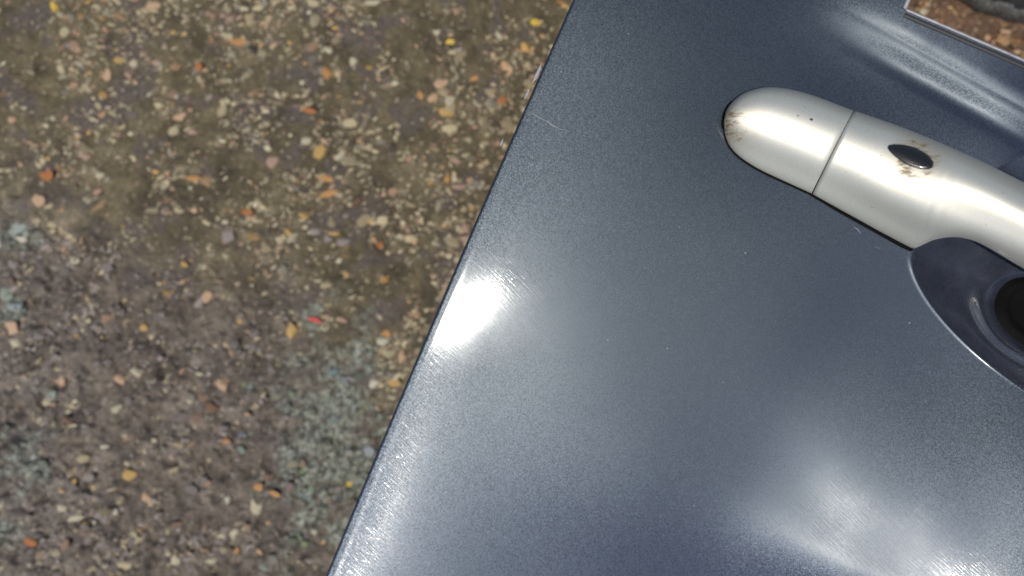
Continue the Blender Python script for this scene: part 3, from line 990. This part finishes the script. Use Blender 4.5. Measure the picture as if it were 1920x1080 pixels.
belt = [(u_, 769.0, 0.0, 1.0) for u_ in np.concatenate([np.arange(474, 1000, 10), np.arange(1000, 3700, 60)])]
strip('belt_moulding', belt, [(-1, -0.5), (-0.6, 1.4), (0.8, 2.4), (3, 2.4), (4.4, 1.6), (5.0, -1), (4.6, -14), (1.5, -30)], M_MOULD)
strip('belt_seal', [(a_, 759.0, 0, 1.0) for a_, *_ in belt], [(-3.5, -0.4), (-2.5, 1.2), (2, 1.4), (5, 1.0), (6.5, -0.4)], M_SEAL)
post = [(469.0, v_, 1.0, 0.0) for v_ in np.concatenate([np.arange(772, 900, 8), np.arange(900, 1990, 50)])]
strip('window_moulding', post, [(-3, -0.5), (-2, 1.6), (1, 2.4), (4, 1.6), (5, -1), (4, -30)], M_MOULD)

# ---- handle
def spline(pts, n, dens=1.0):
    """Catmull-Rom through pts, n samples by arc length; dens>1 crowds samples at the start"""
    pts = [np.array(p, float) for p in pts]
    ext = [2 * pts[0] - pts[1]] + pts + [2 * pts[-1] - pts[-2]]
    out = []
    for i in range(1, len(ext) - 2):
        p0, p1, p2, p3 = ext[i - 1:i + 3]
        for t in np.linspace(0, 1, 24, endpoint=False):
            out.append(.5 * ((2 * p1) + (-p0 + p2) * t + (2 * p0 - 5 * p1 + 4 * p2 - p3) * t * t + (-p0 + 3 * p1 - 3 * p2 + p3) * t ** 3))
    out.append(pts[-1])
    out = np.array(out)
    L = np.concatenate([[0], np.cumsum(np.linalg.norm(np.diff(out, axis=0), axis=1))])
    t = np.linspace(0, 1, n) ** dens * L[-1]
    return np.stack([np.interp(t, L, out[:, k]) for k in range(2)], -1)


def loft(name, Bp, Tp, Hh, base, pexp, shape, mat, parent, nsec=33, close0=True, close1=True, under=None):
    """cross sections from the lower edge Bp to the upper edge Tp (photo pixels); Hh crown height, base edge height (metres)"""
    rows = []
    n = len(Bp)
    for i in range(n):
        row = []
        for j in range(nsec):
            th = math.pi * j / (nsec - 1)
            s = 0.5 - 0.5 * math.cos(th)
            px, py = Bp[i] * (1 - s) + Tp[i] * s
            pp = 1.5 + (pexp[i] - 1.5) * float(sstep(0.12, 0.55, s))
            zz = max(0.0, 1 - abs(2 * s - 1) ** pp) ** (1 / pp)
            zz = Hh[i] * zz * shape(s, i / (n - 1))
            u_, v_ = uv_of(px, py)
            z = float(skin_z(u_, v_, False)) + base[i] + zz
            row.append(W(px, py, z))
        if under is not None:
            for s in (0.8, 0.5, 0.2):
                px, py = Bp[i] * (1 - s) + Tp[i] * s
                u_, v_ = uv_of(px, py)
                row.append(W(px, py, float(skin_z(u_, v_, False)) + max(base[i] * 0.8, 0.0003)))
        rows.append(row)
    bm = bmesh.new()
    bv = [[bm.verts.new(p) for p in r] for r in rows]
    k = len(bv[0])
    for r0, r1 in zip(bv, bv[1:]):
        for j in range(k):
            j2 = (j + 1) % k
            bm.faces.new((r0[j], r0[j2], r1[j2], r1[j]))
    if close0:
        bm.faces.new(bv[0])
    if close1:
        bm.faces.new(bv[-1])
    me = from_bm(name, bm, True)
    return me


mm = 0.001
tipw = skin_at_px(1372, 240, 0.006)
btnw = skin_at_px(1715, 305, 0.016)
M_SILVER = mat_silver(tuple(DOOR_INV @ tipw), tuple(DOOR_INV @ btnw))

# end cap
nb = 46
Bc = spline([(1357, 232), (1361, 258), (1372, 279), (1392, 298), (1424, 318), (1464, 337), (1519, 362)], nb, 1.7)
Tc = spline([(1357, 229), (1362, 207), (1377, 187), (1402, 171), (1446, 163), (1510, 174), (1598, 206)], nb, 1.7)
tt = np.linspace(0, 1, nb) ** 1.7
Hc = 14.0 * mm * (1 - (1 - np.clip(tt, 0, 1)) ** 2.6) ** 0.62 + 0.4 * mm
# rounded lip at the seam
Bc2, Tc2, Hc2 = list(Bc), list(Tc), list(Hc)
for e_, dh in ((1.5, 0.25), (2.4, 0.9), (2.6, 3.0)):
    Bc2.append(Bc[-1] + np.array([e_ * .88, e_ * .42])); Tc2.append(Tc[-1] + np.array([e_ * .9, e_ * .4])); Hc2.append(Hc[-1] - dh * mm)
pe = np.interp(np.linspace(0, 1, len(Bc2)), [0, 1], [2.0, 2.3])
cap_me = loft('end_cap', np.array(Bc2), np.array(Tc2), Hc2, [0.5 * mm] * len(Bc2), pe, lambda s, t: 1.0 + 0.66 * (s - 0.5), M_SILVER, None)

# grip
ng = 110
Bg = spline([(1523, 364), (1575, 393), (1640, 429), (1690, 457), (1711, 466), (1728, 461), (1752, 451), (1785, 446), (1815, 449), (1850, 462), (1920, 503),
             (2040, 572), (2160, 650), (2290, 730)], ng)
Tg = spline([(1601, 207), (1680, 234), (1760, 266), (1840, 302), (1920, 342), (2040, 402), (2160, 470), (2310, 570)], ng)
# pair the two edges by distance along the handle axis
ax = np.array([0.90, 0.436])


def by_axis(curve, q):
    a_ = curve @ ax
    a_ = np.maximum.accumulate(a_ + np.arange(len(a_)) * 1e-6)
    return np.stack([np.interp(q, a_, curve[:, k_]) for k_ in range(2)], -1)


fineB = spline([(1523, 364), (1575, 393), (1640, 429), (1690, 457), (1711, 466), (1728, 461), (1752, 451), (1785, 446), (1815, 449), (1850, 462), (1920, 503),
                (2040, 572), (2160, 650), (2290, 730)], 800)
fineT = spline([(1601, 207), (1680, 234), (1760, 266), (1840, 302), (1920, 342), (2040, 402), (2160, 470), (2310, 570)], 800)
t_ = np.linspace(0, 1, ng)
qB = (fineB[0] @ ax) + ((fineB[-1] @ ax) - (fineB[0] @ ax)) * t_
qT = (fineT[0] @ ax) + ((fineT[-1] @ ax) - (fineT[0] @ ax)) * t_
Bg, Tg = by_axis(fineB, qB), by_axis(fineT, qT)
xb = Bg[:, 0]
qx = np.linspace(0, 1, ng) * (fineB[-1, 0] - fineB[0, 0]) + fineB[0, 0]
Hg = np.interp(qx, [1450, 1523, 1600, 1700, 1820, 1950, 2100, 2290, 2350], [10.5, 14.2, 17.0, 20.3, 24.5, 28.5, 31.0, 31.5, 30.0])
Hg = np.convolve(np.pad(Hg, 7, mode='reflect', reflect_type='odd'), np.hanning(17)[1:-1] / np.hanning(17).sum(), 'valid') * mm
bg_ = np.interp(xb, [1525, 1690, 1712, 1745, 1790, 2000, 2290], [0.5, 0.6, 0.8, 1.8, 3.6, 6.5, 7.0]) * mm
pg = np.interp(xb, [1525, 1650, 1800, 2290], [2.25, 2.1, 2.0, 2.0])


# the section runs on to a virtual lower edge; past the neck the grip is cut off above it and hangs free over the recess
fineV = spline([(1523, 364), (1575, 393), (1640, 429), (1711, 466), (1760, 485), (1820, 504), (1920, 545), (2040, 610), (2160, 680), (2290, 755)], 800)
Vg = by_axis(fineV, (fineV[0] @ ax) + ((fineB[-1] @ ax) - (fineV[0] @ ax)) * t_)
rows = []
NS = 45
for i in range(ng):
    t = t_[i]
    f = float(sstep(0.03, 0.16, t))
    wv = Tg[i] - Vg[i]
    s0 = max(0.0, float(np.dot(Bg[i] - Vg[i], wv) / np.dot(wv, wv)))
    cut = float(sstep(0.0, 0.10, s0))
    row = []
    th0 = math.acos(1 - 2 * s0)
    for j in range(NS):
        th = th0 + (math.pi - th0) * (j / (NS - 1)) ** (1 + 0.5 * cut)
        s_ = 0.5 - 0.5 * math.cos(th)
        p_ = 1.5 + (0.75 + 0.55 * f) * float(sstep(0.12, 0.60, s_))
        zz = max(0.0, 1 - abs(2 * s_ - 1) ** p_) ** (1 / p_)
        sm_ = s_ if s_ < 0.55 else 0.55 + 0.26 * math.tanh((s_ - 0.55) / 0.26)
        zz *= 1 + 0.66 * (1 - f) * (s_ - 0.5) + 0.62 * f * (sm_ - 0.5)
        z_ = Hg[i] * zz + 0.0006
        z_ -= cut * 0.0030 * math.exp(-((s_ - s0) / 0.030))
        px, py = Vg[i] * (1 - s_) + Tg[i] * s_
        # shallow dish round the button
        bx, by = px - 1712, py - 296
        dd = math.hypot((bx * 0.917 + by * 0.40) / 78.0, (-bx * 0.40 + by * 0.917) / 36.0)
        z_ -= 0.0011 * math.exp(-dd ** 2.6)
        u_, v_ = uv_of(px, py)
        row.append(W(px, py, float(skin_z(u_, v_, False)) + z_))
    zlow = 0.0004 + cut * 0.55 * max(0.0, (row[0].z - float(skin_z(*uv_of(*Bg[i]), False))))
    for s_ in (0.85, 0.6, 0.4, 0.2):
        q_ = s0 + (1 - s0) * s_
        px, py = Vg[i] * (1 - q_) + Tg[i] * q_
        row.append(W(px, py, float(skin_z(*uv_of(px, py), False)) + zlow))
    rows.append(row)
bm = bmesh.new()
bv = [[bm.verts.new(p) for p in r] for r in rows]
for r0, r1 in zip(bv, bv[1:]):
    for j in range(len(r0)):
        j2 = (j + 1) % len(r0)
        bm.faces.new((r0[j], r0[j2], r1[j2], r1[j]))
bm.faces.new(bv[0]); bm.faces.new(bv[-1])
grip_me = from_bm('door_handle', bm, True)
bvh = BVHTree.FromPolygons([v.co.copy() for v in grip_me.vertices], [tuple(p.vertices) for p in grip_me.polygons])
bvh_c = BVHTree.FromPolygons([v.co.copy() for v in cap_me.vertices], [tuple(p.vertices) for p in cap_me.polygons])


def on(b, px, py):
    o = Vector((0, 0, CAM_H))
    d = (W(px, py, 0) - o).normalized()
    hit = b.ray_cast(o, d)
    return (hit[0], hit[1]) if hit[0] is not None else (skin_at_px(px, py), Vector((0, 0, 1)))


handle = dobj('door_handle', grip_me, M_SILVER)
dobj('end_cap', cap_me, M_SILVER, handle)

# black sheet drawing a dark line under the cap and the grip's fixed end
M_LINE = mat_simple('black_line', (0.004, 0.004, 0.004), 0.8)
M_LINE.node_tree.nodes['Principled BSDF'].inputs['Specular IOR Level'].default_value = 0.05
outline = [tuple(p) for p in Tc[::-1]] + [tuple(p) for p in Bc[1:]] + [(1575, 396), (1640, 432), (1690, 460), (1708, 468), (1715, 466), (1690, 440), (1690, 270), (1640, 224)]
cx_, cy_ = np.mean(np.array(outline), axis=0)
bm = bmesh.new()
top, bot = [], []
for (px, py) in outline:
    off_ = 0.0
    u_, v_ = uv_of(px, py)
    # a few pixels proud of the handle on the sides one looks at
    dx_, dy_ = (-1.2, 3.4) if py > 240 and px < 1716 else ((-4.2, 0.8) if px < 1375 else (-1.0, -0.2))
    if px > 1685 and py < 450:
        dx_, dy_ = 0, 0
    z0_ = float(skin_z(u_, v_, False))
    top.append(bm.verts.new(W(px + dx_, py + dy_, z0_ + 0.0007)))
    bot.append(bm.verts.new(W(px + dx_, py + dy_, z0_ - 0.001)))
bm.faces.new(top); bm.faces.new(bot[::-1])
for k_ in range(len(top)):
    k2 = (k_ + 1) % len(top)
    bm.faces.new((top[k_], bot[k_], bot[k2], top[k2]))
dobj('dark_line', from_bm('dark_line', bm), M_LINE, handle)

# request button: black lens set in the facet
M_BUTTON = mat_simple('black_glossy_plastic', (0.010, 0.010, 0.009), 0.22, 0, 0.35, nscale=1500)


def lens_patch(name, cx, cy, la, lb, ang, hgt, b, mat, parent, nr=8, ns=40, point=0.0, sink=0.0, ring=None):
    bm = bmesh.new()
    ca, sa = math.cos(ang), math.sin(ang)
    rings = []
    for i in range(nr + 1):
        r = i / nr
        ring_ = []
        for k in range(ns):
            t = 2 * math.pi * k / ns
            x = math.cos(t) * la * r
            yy = math.copysign(abs(math.sin(t)) ** 0.85, math.sin(t)) * lb * r
            if math.cos(t) < 0:
                yy *= 1 - point * abs(math.cos(t)) ** 1.2
            px, py = cx + x * ca - yy * sa, cy + x * sa + yy * ca
            p, n_ = on(b, px, py)
            e = hgt * math.sqrt(max(0, 1 - r * r)) - sink
            if ring:
                e += ring * math.exp(-((r - 0.86) / 0.07) ** 2)
            if i == nr:
                e = -0.0009
            ring_.append(bm.verts.new(p + n_ * e))
            if i == 0:
                break
        rings.append(ring_)
    for k in range(ns):
        bm.faces.new((rings[0][0], rings[1][k], rings[1][(k + 1) % ns]))
    for r0, r1 in zip(rings[1:], rings[2:]):
        for k in range(ns):
            bm.faces.new((r0[k], r1[k], r1[(k + 1) % ns], r0[(k + 1) % ns]))
    return dobj(name, from_bm(name, bm, True), mat, parent)


lens_patch('request_button', 1707, 293, 50, 18.5, math.radians(23.5), 0.0011, bvh, M_BUTTON, handle, point=0.35, ring=0.0002)
# chips in the paint of the cap
M_CHIP = mat_simple('bare_dark_chip', (0.05, 0.048, 0.04), 0.7)
lens_patch('paint_chip', 1521, 224, 6.4, 4.8, 0.2, 0.00015, bvh_c, M_CHIP, handle, nr=2, ns=7, point=.6)
lens_patch('paint_chip', 1496, 217, 5.0, 1.6, -0.15, 0.0001, bvh_c, M_CHIP, handle, nr=2, ns=7)
lens_patch('paint_chip', 1517, 215, 9.0, 0.9, 0.05, 0.0001, bvh_c, mat_simple('scuff', (0.30, 0.29, 0.24), 0.7), handle, nr=2, ns=8)

# black oval with a raised ring in the bottom of the recess
bm_r = BVHTree.FromPolygons([Vector(p) for p in P.reshape(-1, 3)[::1]], [tuple(int(i) for i in f) for f in faces[inrec & (uc > 780)]])
M_OVAL = mat_simple('black_oval', (0.005, 0.005, 0.005), 0.65, nscale=1200)
M_OVAL.node_tree.nodes['Principled BSDF'].inputs['Specular IOR Level'].default_value = 0.04
lens_patch('recess_oval', 1950, 592, 92, 64, math.radians(30), 0.003, bm_r, M_OVAL, door, nr=14, ns=56, ring=0.0016)

# scratches and chips in the door paint
M_SCR = mat_simple('scratched_primer', (0.22, 0.23, 0.24), 0.7, nscale=3000, namt=.5)


def scratch(pts, w):
    bm = bmesh.new()
    L, R = [], []
    for i, (px, py) in enumerate(pts):
        q = np.array(pts[min(i + 1, len(pts) - 1)], float) - np.array(pts[max(i - 1, 0)], float)
        q /= np.linalg.norm(q)
        ww = w * (0.25 if i in (0, len(pts) - 1) else random.uniform(.6, 1.2)) / 2
        L.append(bm.verts.new(skin_at_px(px - q[1] * ww, py + q[0] * ww, 0.00012)))
        R.append(bm.verts.new(skin_at_px(px + q[1] * ww, py - q[0] * ww, 0.00012)))
    for i in range(len(pts) - 1):
        bm.faces.new((L[i], R[i], R[i + 1], L[i + 1]))
    return dobj('paint_scratch', from_bm('paint_scratch', bm), M_SCR)


scratch([(998, 213), (1008, 218), (1016, 223), (1030, 229), (1038, 236), (1052, 243), (1064, 246)], 1.3)
scratch([(1017, 122), (1014, 131), (1009, 141), (1006, 149), (1001, 156)], 5.0)
scratch([(995, 168), (991, 178), (986, 188)], 4.5)
scratch([(947, 262), (944, 270), (941, 276)], 4.0)
scratch([(1600, 425), (1608, 430), (1614, 438)], 1.5)
scratch([(1640, 462), (1650, 466)], 1.5)
